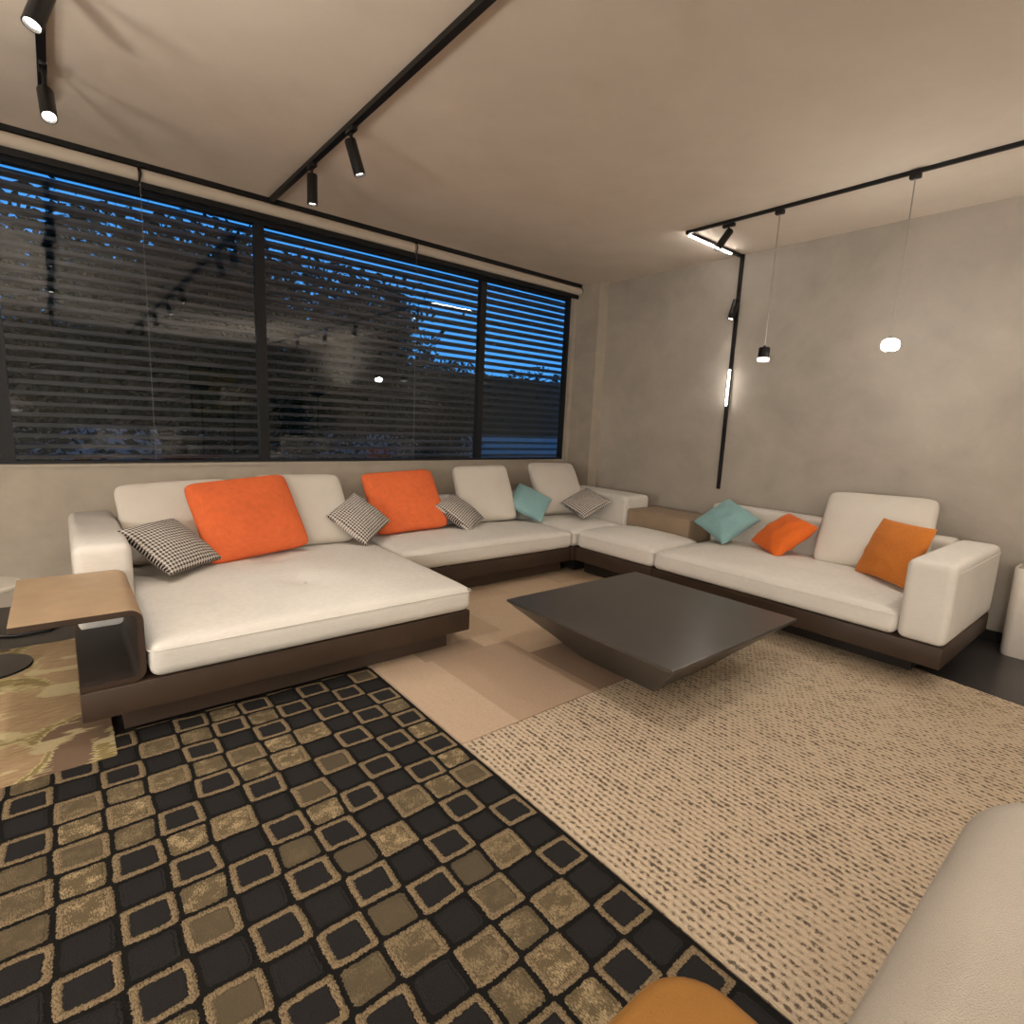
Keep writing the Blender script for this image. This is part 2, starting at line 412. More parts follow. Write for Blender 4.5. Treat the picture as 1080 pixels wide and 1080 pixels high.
# ------------------------------------------------------------------ room
XR, YW, ZC = 3.66, 3.53, 2.185          # right wall, window wall, ceiling
XL, YF = -3.4, -4.6                     # the far ends of the showroom behind the camera
WX0, WX1, WZ0, WZ1 = -2.2, 3.515, .693, 2.100
struct('floor', B(XL, XR, YF, YW, -.05, 0), M['floor'])
struct('ceiling', B(XL, XR, YF, YW, ZC, ZC+.05), M['ceiling'])
bm = bmesh.new()
box(bm, XL, WX0, YW, YW+.088, 0, ZC); box(bm, WX1, XR+.1, YW, YW+.088, 0, ZC)
box(bm, WX0, WX1, YW, YW+.088, 0, WZ0); box(bm, WX0, WX1, YW, YW+.088, WZ1, ZC)
struct('wall_back', bm, M['wall_b'])
struct('wall_right', B(XR, XR+.1, YF, YW, 0, ZC), M['wall'])
struct('wall_left', B(XL-.1, XL, YF, YW+.088, 0, ZC), M['wall'])
struct('wall_front', B(XL-.1, XR+.1, YF-.1, YF, 0, ZC), M['wall'])
struct('trim_1', B(3.552, XR, 3.272, YW, 0, ZC), M['wall_b'])
struct('baseboard_right', B(XR-.012, XR, YF, 3.272, 0, .055), M['black'])
struct('trim_2', B(WX0, WX1+.004, YW-.012, YW+.088, WZ0-.012, WZ0+.002), M['wall_b'])   # sill

# window: frame, mullions, one pane per field
GY = 3.588
bm = bmesh.new()
FZ0, FZ1 = WZ0+.002, WZ1
box(bm, WX0, WX1, GY-.022, GY+.03, FZ0, FZ0+.014); box(bm, WX0, WX1, GY-.022, GY+.03, FZ1-.042, FZ1)
box(bm, WX1-.022, WX1, GY-.022, GY+.03, FZ0, FZ1); box(bm, WX0, WX0+.022, GY-.022, GY+.03, FZ0, FZ1)
win = struct('window_1', bm, M['frame'], (WX0, GY, WZ0))
mull = [-1.35, -.19, .978, 2.588]
for mx in mull: obj('mullion', B(mx-.026, mx+.026, GY-.018, GY+.03, FZ0+.014, FZ1-.042), M['frame'], win, smooth=False)
xs = [WX0+.022]+mull+[WX1-.022]
for a, b in zip(xs, xs[1:]):
    obj('pane', B(a, b, GY, GY+.004, FZ0+.01, FZ1-.035), M['glass'], win, smooth=False)

# exterior: ground, louvre screen, trees, hedge
struct('ground_outside', B(-12, 22, 3.72, 30, -1.30, -1.25), M['ground'])
tag(obj('sky_catch_wall', B(-5, 14, 8.3, 8.5, -1.25, .74), M['render'], origin=(4, 8.4, -1.25), smooth=False), 'low pale wall added outside to reflect the blue dusk sky at the foot of the window view', 'wall')  # surface added to reflect blue sky low in the window, standing in for ground
lt = thing('louvre_screen', (1, 3.85, .6), 'dark horizontal metal louvre screen fixed outside the long window', 'louvre screen')
z = 2.086-28*.055
k = 0
while z < WZ1+.1:
    obj('slat', B(-2.6, 4.9, 3.79, 3.876, z-.0095, z+.0095), M['slat'], lt, smooth=False); z += .055
for x in (-1.45, 1.062, 2.808, 4.85):
    obj('bracket', B(x-.012, x+.012, 3.886, 3.91, -1.25, WZ1+.12), M['black'], lt, smooth=False)

def tree(x, y, h, rx, n, seed, label, zd=2.6):
    rnd = random.Random(seed); t = thing('tree', (x, y, -1.25), label, 'tree', None)
    bm = bmesh.new(); top = h*.62
    tube(bm, [(x, y, -1.25), (x+.05, y, -.2), (x-.04, y+.05, top*.6), (x+.02, y, top)], [.09, .075, .05, .025], 8)
    tips = []
    for i in range(16):
        z0 = rnd.uniform(.05, .95)*top; a = rnd.uniform(0, 2*PI); L = rx*rnd.uniform(.5, .95)
        e = V(x+L*math.cos(a), y+L*math.sin(a)*.7, z0+rnd.uniform(.2, .8)*rx)
        tube(bm, [(x, y, z0), ((x+e.x)/2, (y+e.y)/2, z0+.35*(e.z-z0)), tuple(e)], [.03, .018, .006], 5); tips.append(e); tips.append((e+V(x, y, z0))/2)
    obj('trunk', bm, M['bark'], t)
    bm = bmesh.new()
    for i in range(n):
        if i % 3 == 0:
            a = rnd.uniform(0, 2*PI); q = rx*1.1*math.sqrt(rnd.random()); c = V(x+q*math.cos(a), y+.7*q*math.sin(a), rnd.uniform(.9, zd-.25*(q/rx)**3))
        else: c = rnd.choice(tips)+Vector((rnd.gauss(0, .26), rnd.gauss(0, .22), rnd.gauss(0, .22)))*rx
        d = Vector((rnd.gauss(0, 1), rnd.gauss(0, 1), rnd.gauss(-.4, .6))).normalized(); s = rnd.uniform(.030, .060)
        e = d.cross(Vector((rnd.gauss(0, 1), rnd.gauss(0, 1), rnd.gauss(0, 1)))).normalized()*s*.42
        q = d*s
        bm.faces.new([bm.verts.new(c-q), bm.verts.new(c+e), bm.verts.new(c+q), bm.verts.new(c-e)])
    obj('foliage', bm, M['leaf'], t, smooth=False)['kind'] = 'stuff'
tree(-1.0, 5.9, 2.75, 1.0, 17000, 1, 'dark leafy tree outside behind the left end of the window')
tree(.80, 5.9, 2.72, 1.0, 19000, 2, 'dark leafy tree outside behind the second field of the window')
tree(2.15, 6.1, 2.85, 1.0, 19000, 3, 'dark leafy tree outside between the two mullions')
tree(4.5, 7.1, 2.0, .70, 7000, 4, 'smaller dark tree outside left of the narrow right window field', zd=1.9)
rnd = random.Random(9); bm = bmesh.new()
box(bm, -4, 14, 8.9, 9.6, -1.25, 1.85)
for i in range(5200):
    c = V(rnd.uniform(-4, 14), rnd.uniform(8.8, 9.6), 0); c.z = rnd.uniform(1.4, 2.0+.14*math.sin(c.x*1.7)+.08*math.sin(c.x*5))
    s = rnd.uniform(.05, .10); d = Vector((rnd.gauss(0, 1), rnd.gauss(0, 1), rnd.gauss(0, 1))).normalized()*s; e = d.orthogonal().normalized()*s*.5
    bm.faces.new([bm.verts.new(c-d), bm.verts.new(c+e), bm.verts.new(c+d), bm.verts.new(c-e)])
tag(obj('hedge', bm, M['leaf'], origin=(4, 9.2, -1.25), smooth=False), 'long dark hedge along the far side outside the window', 'hedge')

# roller blinds above the window: cassette rail, rolled cloth, hem bar
bx = [-1.9, .398, 1.938, 3.545]
names = ['rolled beige roller blind at the left end above the window', 'rolled beige roller blind in the middle between the two pull cords',
         'rolled beige roller blind at the right end beside the column']
for i, (a, b) in enumerate(zip(bx, bx[1:])):
    t = thing('roller_blind', ((a+b)/2, 3.50, ZC), names[i], 'roller blind', 'roller blinds over the long window')
    obj('top_rail', B(a, b, 3.475, 3.528, ZC-.026, ZC-.001), M['black'], t, smooth=False)
    bm = bmesh.new(); tube(bm, [(a+.006, 3.492, ZC-.060), (b-.006, 3.492, ZC-.060)], .0325, 20)
    obj('rolled_cloth', bm, M['blind'], t)
    obj('hem_bar', B(a+.006, b-.03*(i == 2)-.004, 3.474, 3.490, ZC-.124, ZC-.094), M['black'], t, smooth=False)
    if i > 0:
        bm = bmesh.new(); x = a
        box(bm, x-.004, x+.004, 3.452, 3.47, ZC-.04, ZC-.026); tube(bm, [(x, 3.455, ZC-.03), (x+.006, 3.452, ZC-.06), (x, 3.452, ZC-.095), (x-.006, 3.455, ZC-.11)], .004, 6)
        obj('cord_bracket', bm, M['black'], t)
        bm = bmesh.new(); tube(bm, [(x, 3.455, ZC-.105), (x, 3.455, WZ0+.02)], .0014, 6)
        cd = obj('pull_cord', bm, M['cord'], t)
    if i == 2:
        bm = bmesh.new(); tube(bm, [(b-.006, 3.492, ZC-.055), (b+.004, 3.492, ZC-.055)], .031, 20); obj('end_cap', bm, M['black'], t)

# ------------------------------------------------------------------ ceiling tracks and lamps
def spot(loc, d, energy, ang=70, blend=.6, col=(1, .92, .82), r=.05):
    L = bpy.data.lights.new('spot_beam', 'SPOT'); L.energy = energy; L.spot_size = math.radians(ang); L.spot_blend = blend; L.color = col; L.shadow_soft_size = r
    o = bpy.data.objects.new('spot_beam', L); o.location = Vector(loc)*S
    o.rotation_euler = Vector(d).to_track_quat('-Z', 'Y').to_euler(); C.objects.link(o); return o

def track_head(x, y, d, label, energy=60, ang=75, length=.135, bright=True, rad=.024, drop=.045, start=None):
    """cylinder spot hung from a ceiling track at (x, y), aimed along d"""
    d = Vector(d).normalized(); t = thing('track_spotlight', (x, y, ZC-.021), label, 'spotlight', 'black track spotlights')
    obj('adapter', B(x-.012, x+.012, y-.035, y+.035, ZC-.040, ZC-.021, bev=.003), M['black'], t)
    piv = Vector(start)+d*.02 if start else V(x, y, ZC-.04-drop)
    bm = bmesh.new(); tube(bm, [(x, y, ZC-.04), tuple(piv)], .006, 8); obj('stem', bm, M['black'], t)
    q = (-d).to_track_quat('Z', 'Y').to_matrix(); a = piv-d*.02
    bm = bmesh.new(); L = length
    lathe(bm, [(0, .0), (rad*.9, 0), (rad, -.004), (rad, -L), (rad*.86, -L), (rad*.80, -L+.012), (0, -L+.012)], a, 24, q)
    obj('lamp_body', bm, M['black'], t)
    bm = bmesh.new(); lathe(bm, [(0, -L+.009), (rad*.78, -L+.009), (rad*.78, -L+.0105), (0, -L+.0105)], a, 24, q)
    obj('lens', bm, M['bulb' if bright else 'bulb_dim'], t)
    if energy:
        s = spot(a+d*(L+.004), d, energy, ang); 
    return t

def rail(name, x, y0, y1, label, w=.026):
    o = obj(name, B(x-w/2, x+w/2, y0, y1, ZC-.022, ZC-.0005), M['black'], origin=(x, (y0+y1)/2, ZC), smooth=False)
    return tag(o, label, 'light track', 'black ceiling tracks')
rail('ceiling_track', .045, YF+.4, 3.02, 'short black track on the ceiling at the upper left corner')
rail('ceiling_track', 1.02, YF+.4, 3.47, 'long black track crossing the ceiling to the middle of the window')

K = .50
heads = [
 (.047, 2.735, (.031, -.574, -.818), 'bright black spotlight at the end of the upper left track', 60, True),
 (.047, 2.215, (-.30, -.26, -.92), 'tilted black spotlight at the top left edge of the ceiling', 40, True),
 (1.02, 2.83, (.0, .0, -1), 'straight black spotlight on the middle track nearest the window', 45, True),
 (1.02, 2.375, (.30, -.10, -1), 'tilted black spotlight second from the window on the middle track', 45, True),
]
for i, (x, y, d, lab, e, br) in enumerate(heads):
    track_head(x, y, d, lab, e*K, bright=br, start=((.048, 2.718, 2.07), (.062, 2.197, 2.130), None, None)[i])
BK = 'black spotlight on the ceiling track behind the camera, seen mirrored in the window'
for i, (x, y, d, e) in enumerate([(.045, 1.62, (0, .10, -1), 95), (.045, .30, (0, .3, -1), 60), (.045, -.9, (-.2, 0, -1), 60), (.045, -2.1, (0, -.2, -1), 60),
                  (1.02, .80, (.12, .2, -1), 100), (1.02, -.1, (.3, .3, -1), 95), (1.02, -1.1, (.2, 0, -1), 60), (1.02, -2.3, (0, -.2, -1), 60)]):
    track_head(x, y, d, BK, e*K)

# right track: runs along the ceiling, turns to the wall and drops down it
rt = thing('light_rail', (3.02, .5, ZC), 'black light rail along the right of the ceiling, bending down the wall', 'light rail')
obj('ceiling_rail', B(3.014, 3.028, YF+.4, 2.110, ZC-.018, ZC-.0005), M['black'], rt, smooth=False)
obj('cross_rail', B(3.012, XR-.0005, 2.094, 2.112, ZC-.018, ZC-.0005), M['black'], rt, smooth=False)
obj('wall_rail', B(XR-.018, XR-.0005, 2.082, 2.104, .597, ZC-.0005), M['black'], rt, smooth=False)
o = obj('linear_lamp', B(3.035, 3.52, 2.098, 2.108, ZC-.027, ZC-.019, bev=.002), M['led'], origin=(3.28, 2.1, ZC-.02)); tag(o, 'glowing linear lamp in the ceiling part of the right rail', 'linear lamp', 'glowing linear lamps')
o = obj('linear_lamp', B(XR-.028, XR-.019, 2.088, 2.098, 1.185, 1.430, bev=.002), M['led'], origin=(XR-.02, 2.093, 1.18)); tag(o, 'glowing vertical linear lamp in the rail on the right wall', 'linear lamp', 'glowing linear lamps')
track_head(3.021, 1.835, (-.50, .27, -.85), 'tilted black spotlight hanging from the right rail near its corner', 45*K, length=.128, drop=.032, rad=.021)
for y, e in ((.25, 80), (-.75, 60), (-1.9, 60)):
    track_head(3.021, y, (-.25, .15, -1), BK, e*K)
# spot on the wall rail
t = thing('track_spotlight', (XR-.019, 2.10, 1.86), 'small dark bronze spotlight on the vertical rail of the right wall', 'spotlight', 'black track spotlights')
obj('adapter', B(XR-.034, XR-.018, 2.088, 2.108, 1.80, 1.87, bev=.003), M['black'], t)
d = Vector((-.20, .12, -1)).normalized(); q = (-d).to_track_quat('Z', 'Y').to_matrix(); a = V(XR-.042, 2.085, 1.885)
bm = bmesh.new(); lathe(bm, [(0, 0), (.022, 0), (.0235, -.004), (.0235, -.13), (.019, -.13), (.018, -.12), (0, -.12)], a, 24, q); obj('lamp_body', bm, M['blackgloss'], t)
bm = bmesh.new(); lathe(bm, [(0, -.123), (.018, -.123), (.018, -.1245), (0, -.1245)], a, 24, q); obj('lens', bm, M['bulb'], t)
spot(a+d*.135, d, 18*K, 80)

# pendants
def pendant_parts(t, x, y, zb):
    obj('ceiling_cup', B(x-.014, x+.014, y-.022, y+.022, ZC-.042, ZC-.018, bev=.004), M['black'], t)
    bm = bmesh.new(); tube(bm, [(x, y, ZC-.04), (x, y, zb)], .0028, 6); obj('cord', bm, M['steel'], t)
x, y = 3.021, 1.547
t = thing('pendant_lamp', (x, y, ZC), 'black cylinder pendant lamp with a white lower ring hanging by the wall', 'pendant lamp', 'pendants on the right rail')
pendant_parts(t, x, y, 1.475)
bm = bmesh.new(); lathe(bm, [(0, 1.476), (.006, 1.476), (.008, 1.468), (.026, 1.466), (.029, 1.462), (.029, 1.412), (0, 1.412)], (x, y, 0), 28); obj('lamp_shade', bm, M['black'], t)
bm = bmesh.new(); lathe(bm, [(.0295, 1.411), (.032, 1.406), (.032, 1.400), (.028, 1.391), (0, 1.389)], (x, y, 0), 28); obj('diffuser', bm, M['ring'], t, label='white diffuser ring')
def globe(x, y, zc, lab, e):
    t = thing('pendant_lamp', (x, y, ZC), lab, 'pendant lamp', 'pendants on the right rail')
    pendant_parts(t, x, y, zc+.034)
    bm = bmesh.new(); lathe(bm, [(0, .038), (.008, .037), (.009, .027), (0, .026)], (x, y, zc), 16); obj('cap', bm, M['black'], t)
    bm = bmesh.new(); lathe(bm, [(0, .027), (.018, .026), (.032, .018), (.036, .005), (.036, -.006), (.032, -.018), (.020, -.025), (0, -.026)], (x, y, zc), 32)
    obj('globe', bm, M['globe'], t)
    bm = bmesh.new(); lathe(bm, [(0, -.027), (.014, -.027), (.014, -.030), (0, -.031)], (x, y, zc), 20); obj('bottom_disc', bm, M['steel'], t)
    if e:
        L = bpy.data.lights.new('globe_light', 'POINT'); L.energy = e; L.color = (1, .93, .84); L.shadow_soft_size = .15
        o = bpy.data.objects.new('globe_light', L); o.location = V(x, y, zc-.12)*S; C.objects.link(o)
globe(3.013, .945, 1.432, 'lit white globe pendant lamp hanging in front of the right wall', 0)

# ------------------------------------------------------------------ rugs
def rug(name, x0, x1, y0, y1, z1, mat, origin, label, r=.01, out=None):
    bm = bmesh.new(); prism(bm, out or rounded_rect(x0, x1, y0, y1, r, 3), .0008, z1)
    bmesh.ops.bevel(bm, geom=[e for e in bm.edges if abs(e.verts[0].co.z-z1) < 1e-6 and abs(e.verts[1].co.z-z1) < 1e-6], offset=.003, segments=2, affect='EDGES')
    return tag(obj(name, bm, mat, origin=origin, smooth=False), label, 'rug', 'rugs on the dark floor')
rug('patterned_rug', -1.3, .905, -.6, 1.935, .010, M['rug_pattern'], (.905, 1.935, 0), 'black and tan rug with rounded tile pattern in the left foreground')
rug('woven_rug', .907, 2.93, -.75, 1.281, .012, M['rug_woven'], (.907, 1.281, 0), 'large beige loop-woven rug with dark flecks in the right foreground', out=[(.907, -.75), (2.66, -.75), (2.955, 1.255), (2.93, 1.281), (.907, 1.281)])
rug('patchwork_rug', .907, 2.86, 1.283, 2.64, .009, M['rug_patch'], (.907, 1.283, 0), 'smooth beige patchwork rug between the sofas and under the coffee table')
rug('floral_rug', -1.5, .075, 1.80, 2.87, .012, M['rug_floral'], (-.4, 2.3, 0), 'tan and olive rug with leaf pattern under the side shelf at left')

# ------------------------------------------------------------------ sofas
ZB0, ZB1 = .100, .190             # base panel
SZ = .282                         # upper seam of the seats
AZ = .505                         # arm height
def seat(parent, x0, x1, y0, y1, crown=.035, dim=(), n=14):
    g = .003
    s = obj('seat_cushion', SB(x0+g, x1-g, y0+g, y1-g, ZB1+.001, SZ+.014, .032, crown, n, .006, wr=.003, dim=dim), M['white'], parent)
    bm = bmesh.new(); r = .03; z = SZ-.002
    tube(bm, [(px, py, z) for px, py in rounded_rect(x0+g-.004, x1-g+.004, y0+g-.004, y1-g+.004, r, 5)], .0022, 6, closed=True)
    p = obj('piping', bm, M['white'], s, smooth=True)
    return s
def sofa_base(t, x0, x1, y0, y1, px, py, mat='plinth'):
    obj('base_panel', B(x0, x1, y0, y1, ZB0, ZB1, bev=.006), M['base'], t)
    obj('plinth', B(px[0], px[1], py[0], py[1], .0128, ZB0), M[mat], t, smooth=False)
def seam_line(t, pts, parent):
    bm = bmesh.new(); tube(bm, pts, .0022, 6); obj('piping', bm, M['white'], parent)

# chaise (left)
t = thing('chaise_sofa', (.67, 2.5, 0), 'deep white chaise sofa with left armrest and dark brown leather base', 'sofa', 'sectional sofa modules')
sofa_base(t, .0, 1.335, 1.862, 3.20, (.10, 1.27), (1.945, 3.12))
seat(t, .165, 1.337, 1.850, 3.06, dim=[(.75, 2.22, .022, .07), (.75, 2.62, .022, .07)], n=40)
bm = bmesh.new(); lathe(bm, [(0, .006), (.006, .004), (.007, 0)], (.75, 2.22, SZ+.027), 12); obj('tuft_button', bm, M['white'], t)
a = obj('armrest', SB(.012, .183, 2.375, 3.20, ZB1+.001, AZ, .030, .004, 8, .002), M['white'], t)
obj('backrest', SB(.186, 1.333, 3.065, 3.20, ZB1+.001, AZ-.01, .030, .004, 8), M['white'], t)
# C-shaped side shelf with table top, one folded leather with lit and shaded tones painted apart
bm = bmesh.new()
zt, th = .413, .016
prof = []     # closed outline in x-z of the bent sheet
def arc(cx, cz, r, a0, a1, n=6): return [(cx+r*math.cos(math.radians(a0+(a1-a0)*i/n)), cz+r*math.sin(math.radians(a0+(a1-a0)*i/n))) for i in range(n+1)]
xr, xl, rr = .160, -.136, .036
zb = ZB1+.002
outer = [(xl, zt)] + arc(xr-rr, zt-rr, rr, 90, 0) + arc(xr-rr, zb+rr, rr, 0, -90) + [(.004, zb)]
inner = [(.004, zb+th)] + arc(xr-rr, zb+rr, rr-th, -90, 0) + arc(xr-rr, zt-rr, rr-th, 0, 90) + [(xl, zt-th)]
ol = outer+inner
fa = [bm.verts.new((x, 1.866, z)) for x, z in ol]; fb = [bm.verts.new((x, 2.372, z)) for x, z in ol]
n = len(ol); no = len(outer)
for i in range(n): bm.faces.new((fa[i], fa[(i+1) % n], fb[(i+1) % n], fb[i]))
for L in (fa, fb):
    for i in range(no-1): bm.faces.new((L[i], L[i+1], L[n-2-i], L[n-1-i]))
obj('side_shelf', bm, M['base'], t, label='leather side shelf folded into a table top, shaded faces painted dark')  # same leather as the tan top, its shaded tone given by darker brown
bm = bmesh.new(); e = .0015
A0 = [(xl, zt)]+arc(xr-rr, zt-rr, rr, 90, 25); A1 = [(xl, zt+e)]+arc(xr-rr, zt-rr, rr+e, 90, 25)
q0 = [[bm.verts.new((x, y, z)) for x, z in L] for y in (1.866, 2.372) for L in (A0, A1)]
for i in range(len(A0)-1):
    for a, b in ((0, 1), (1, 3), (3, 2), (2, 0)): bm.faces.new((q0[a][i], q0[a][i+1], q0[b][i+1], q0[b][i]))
obj('table_top', bm, M['tan'], t, label='tan leather table top, painted in its lit tone')  # thin skin carrying the lit tone of the shelf's leather
bm = bmesh.new(); e = .0015     # inner skin whose dark colour paints the shade within the fold
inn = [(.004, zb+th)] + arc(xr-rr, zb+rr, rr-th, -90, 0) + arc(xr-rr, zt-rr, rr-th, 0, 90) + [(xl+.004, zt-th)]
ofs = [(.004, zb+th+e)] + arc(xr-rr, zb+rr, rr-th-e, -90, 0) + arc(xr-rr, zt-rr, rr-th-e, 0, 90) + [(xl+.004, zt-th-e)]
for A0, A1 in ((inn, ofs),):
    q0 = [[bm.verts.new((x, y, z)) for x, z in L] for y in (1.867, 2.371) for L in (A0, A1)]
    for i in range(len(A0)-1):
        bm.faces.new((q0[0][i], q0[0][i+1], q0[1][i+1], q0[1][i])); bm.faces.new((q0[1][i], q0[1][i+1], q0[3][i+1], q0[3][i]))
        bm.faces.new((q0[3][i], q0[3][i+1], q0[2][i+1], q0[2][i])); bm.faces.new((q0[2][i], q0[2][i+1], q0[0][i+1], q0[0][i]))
obj('shelf_shade_skin', bm, M['shelf_shade'], t, label='dark skin painting the shade inside the shelf')

# middle module
t = thing('sofa_section', (1.98, 2.85, 0), 'white armless sofa module in the middle below the window', 'sofa', 'sectional sofa modules')
sofa_base(t, 1.341, 2.615, 2.515, 3.20, (1.345, 2.61), (2.60, 3.12))
seat(t, 1.341, 2.617, 2.50, 3.06)
obj('backrest', SB(1.341, 2.613, 3.065, 3.20, ZB1+.001, AZ-.01, .030, .004, 8), M['white'], t)

# corner module
t = thing('corner_sofa', (3.05, 2.85, 0), 'white corner sofa module with a side back near the wall column', 'sofa', 'sectional sofa modules')
sofa_base(t, 2.622, 3.47, 2.512, 3.20, (2.70, 3.40), (2.56, 3.12), 'dark_plinth')
seat(t, 2.622, 3.158, 2.512, 3.06)
obj('backrest', SB(2.625, 3.155, 3.065, 3.20, ZB1+.001, AZ-.01, .030, .004, 8), M['white'], t)
obj('armrest', SB(3.162, 3.43, 2.512, 3.20, ZB1+.001, AZ, .032, .004, 8), M['white'], t)

# seat without a back beside the corner, with the leather box table against the wall
t = thing('sofa_ottoman', (2.9, 2.2, 0), 'white backless seat module between the corner and the right sofa', 'sofa', 'sectional sofa modules')
sofa_base(t, 2.655, 3.47, 1.892, 2.506, (2.74, 3.40), (1.90, 2.50), 'dark_plinth')
seat(t, 2.648, 3.158, 1.890, 2.508, .045)
obj('box_table', SB(3.162, 3.47, 1.99, 2.504, ZB1+.001, .424, .014, 0, 4, rs=3), M['taupe'], t, label='taupe leather box table top')

# right sofa
t = thing('side_sofa', (3.05, 1.2, 0), 'white sofa along the right wall with a square right armrest', 'sofa', 'sectional sofa modules')
sofa_base(t, 2.655, 3.46, .492, 1.886, (2.80, 3.38), (.62, 1.88), 'dark_plinth')
seat(t, 2.645, 3.40, .658, 1.886, .04)
a = obj('armrest', SB(2.650, 3.46, .488, .656, ZB1+.001, AZ+.022, .030, .006, 8, .003), M['white'], t)
bm = bmesh.new(); tube(bm, [(2.69, .4865, AZ-.012), (3.43, .4865, AZ-.012)], .0020, 6); obj('piping', bm, M['white'], a)
obj('backrest', SB(3.402, 3.53, .655, 1.985, ZB1+.001, AZ+.018, .030, .004, 8), M['white'], t)

# ------------------------------------------------------------------ loose cushions
PN = {
  'white1': ([0.4261, 2.9135, -0.5133], [0.4896, 0.4063], [[0.9987, -0.0507, 0.0076], [0.0375, 0.6232, -0.7812], [0.0349, 0.7804, 0.6243]]),
  'white2': ([0.9924, 2.9208, -0.5047], [0.4738, 0.4138], [[0.9976, -0.0194, 0.0663], [0.0655, 0.5702, -0.8189], [-0.0219, 0.8213, 0.5701]]),
  'orange1': ([0.6806, 2.7697, -0.4959], [0.4808, 0.4054], [[0.9813, -0.1526, 0.1171], [0.1816, 0.5348, -0.8252], [0.0633, 0.8311, 0.5525]]),
  'check1': ([0.3542, 2.7397, -0.5951], [0.3023, 0.3006], [[0.7659, -0.5373, 0.3531], [0.6429, 0.6317, -0.4332], [0.0097, 0.5587, 0.8293]]),
  'check2': ([1.258, 2.8271, -0.5584], [0.28, 0.2618], [[0.7804, -0.6118, 0.1291], [0.5302, 0.538, -0.6553], [0.3315, 0.5798, 0.7442]]),
  'orange2': ([1.6199, 2.985, -0.5011], [0.469, 0.4204], [[0.9932, 0.0194, -0.1145], [-0.1022, 0.6146, -0.7822], [0.0552, 0.7886, 0.6124]]),
  'check3': ([1.9714, 2.8959, -0.5832], [0.296, 0.2782], [[0.7854, -0.5676, 0.247], [0.6032, 0.6119, -0.5116], [0.1393, 0.5508, 0.823]]),
  'white3': ([2.2615, 3.0336, -0.4932], [0.4246, 0.4086], [[0.9874, 0.0485, -0.1508], [-0.1564, 0.4513, -0.8786], [0.0255, 0.8911, 0.4532]]),
  'blue1': ([2.6128, 2.9544, -0.5625], [0.294, 0.2774], [[0.7669, -0.6359, -0.0865], [0.4817, 0.6594, -0.5772], [0.4241, 0.4009, 0.812]]),
  'white4': ([2.9985, 3.0759, -0.4909], [0.4449, 0.4406], [[0.9935, 0.0741, -0.0862], [-0.1126, 0.5345, -0.8377], [-0.016, 0.8419, 0.5393]]),
  'check4': ([3.119, 2.8812, -0.5847], [0.2772, 0.2835], [[0.8947, 0.0457, -0.4443], [-0.1588, 0.9623, -0.2208], [0.4174, 0.2681, 0.8683]]),
  'blue2': ([3.2129, 1.7649, -0.5482], [0.2778, 0.2869], [[0.7199, 0.2819, -0.6343], [-0.4175, 0.9059, -0.0712], [0.5545, 0.316, 0.7698]]),
  'orange3': ([3.2003, 1.4039, -0.5667], [0.2759, 0.2921], [[0.5739, 0.5913, -0.5666], [-0.5079, 0.7997, 0.3202], [0.6424, 0.104, 0.7593]]),
  'white5': ([3.3528, 0.9957, -0.4885], [0.5194, 0.4616], [[0.1522, 0.6001, -0.7853], [-0.9879, 0.1151, -0.1036], [0.0282, 0.7916, 0.6104]]),
  'orange4': ([3.0772, 0.8214, -0.5301], [0.3177, 0.3014], [[-0.5589, 0.3256, -0.7626], [-0.8292, -0.2099, 0.5181], [0.0086, 0.9219, 0.3872]]),
}
def pillow(key, name, mat, label, group, th=.10, pw=.42, pinch=.045, seed=0, dent=0.0, wr=.004, f=1.0, rnd_c=0.0):
    c, (w, h), R = PN[key]; c = [q*f for q in c]; w *= f; h *= f; rnd = random.Random(seed); N = 26
    ph = [rnd.uniform(0, 6.3) for _ in range(6)]
    bm = bmesh.new(); G = {}
    def pt(i, j, s):
        u = math.sin(PI/2*(2*i/N-1)); v = math.sin(PI/2*(2*j/N-1))
        if (i in (0, N) or j in (0, N)): s = 0
        if (i, j, s) in G: return G[i, j, s]
        x = w/2*u*(1-pinch*(1-v*v)); y = h/2*v*(1-pinch*(1-u*u))
        q = (u*v)**8; x *= 1-rnd_c*q; y *= 1-rnd_c*q*w/h
        e = max(0, 1-u*u)*max(0, 1-v*v)
        t = th/2*e**pw if s else 0
        if dent and s > 0: t -= dent*math.exp(-((u*2.2)**2+((v-.75)*2.4)**2))*e**.3
        ang = math.atan2(v, u); rad = math.hypot(u, v)
        t += s*wr*math.sin(ang*9+ph[0]+2*math.sin(ang*3+ph[1]))*max(0, rad-.35)*e**.35
        t += s*wr*.8*math.sin(5*u+4*v+ph[2])*math.sin(6*v-3*u+ph[3])*e**.5
        G[i, j, s] = bm.verts.new((x*S, y*S, s*t*S)) if s else bm.verts.new((x*S, y*S, 0)); return G[i, j, s]
    for i in range(N):
        for j in range(N):
            for s in (1, -1):
                q = [pt(i, j, s), pt(i+1, j, s), pt(i+1, j+1, s), pt(i, j+1, s)]
                bm.faces.new(q if s > 0 else q[::-1])
    me = bpy.data.meshes.new(name); bm.to_mesh(me); bm.free(); me.materials.append(mat)
    me.polygons.foreach_set('use_smooth', [True]*len(me.polygons))
    o = bpy.data.objects.new(name, me); C.objects.link(o)
    m = Matrix(R).to_4x4(); m.translation = Vector((c[0], c[1], c[2]+1))*S
    o.matrix_world = m
    tag(o, label, 'cushion', group); return o
WG, OG, CG, BG = 'white back cushions', 'orange cushions', 'houndstooth cushions', 'pale blue cushions'
W = dict(th=.125, pw=.30, pinch=.02, wr=.004, rnd_c=.07)
pillow('white1', 'back_cushion', M['cushion'], 'white back cushion at the left end behind the houndstooth and orange cushions', WG, seed=1, **W)
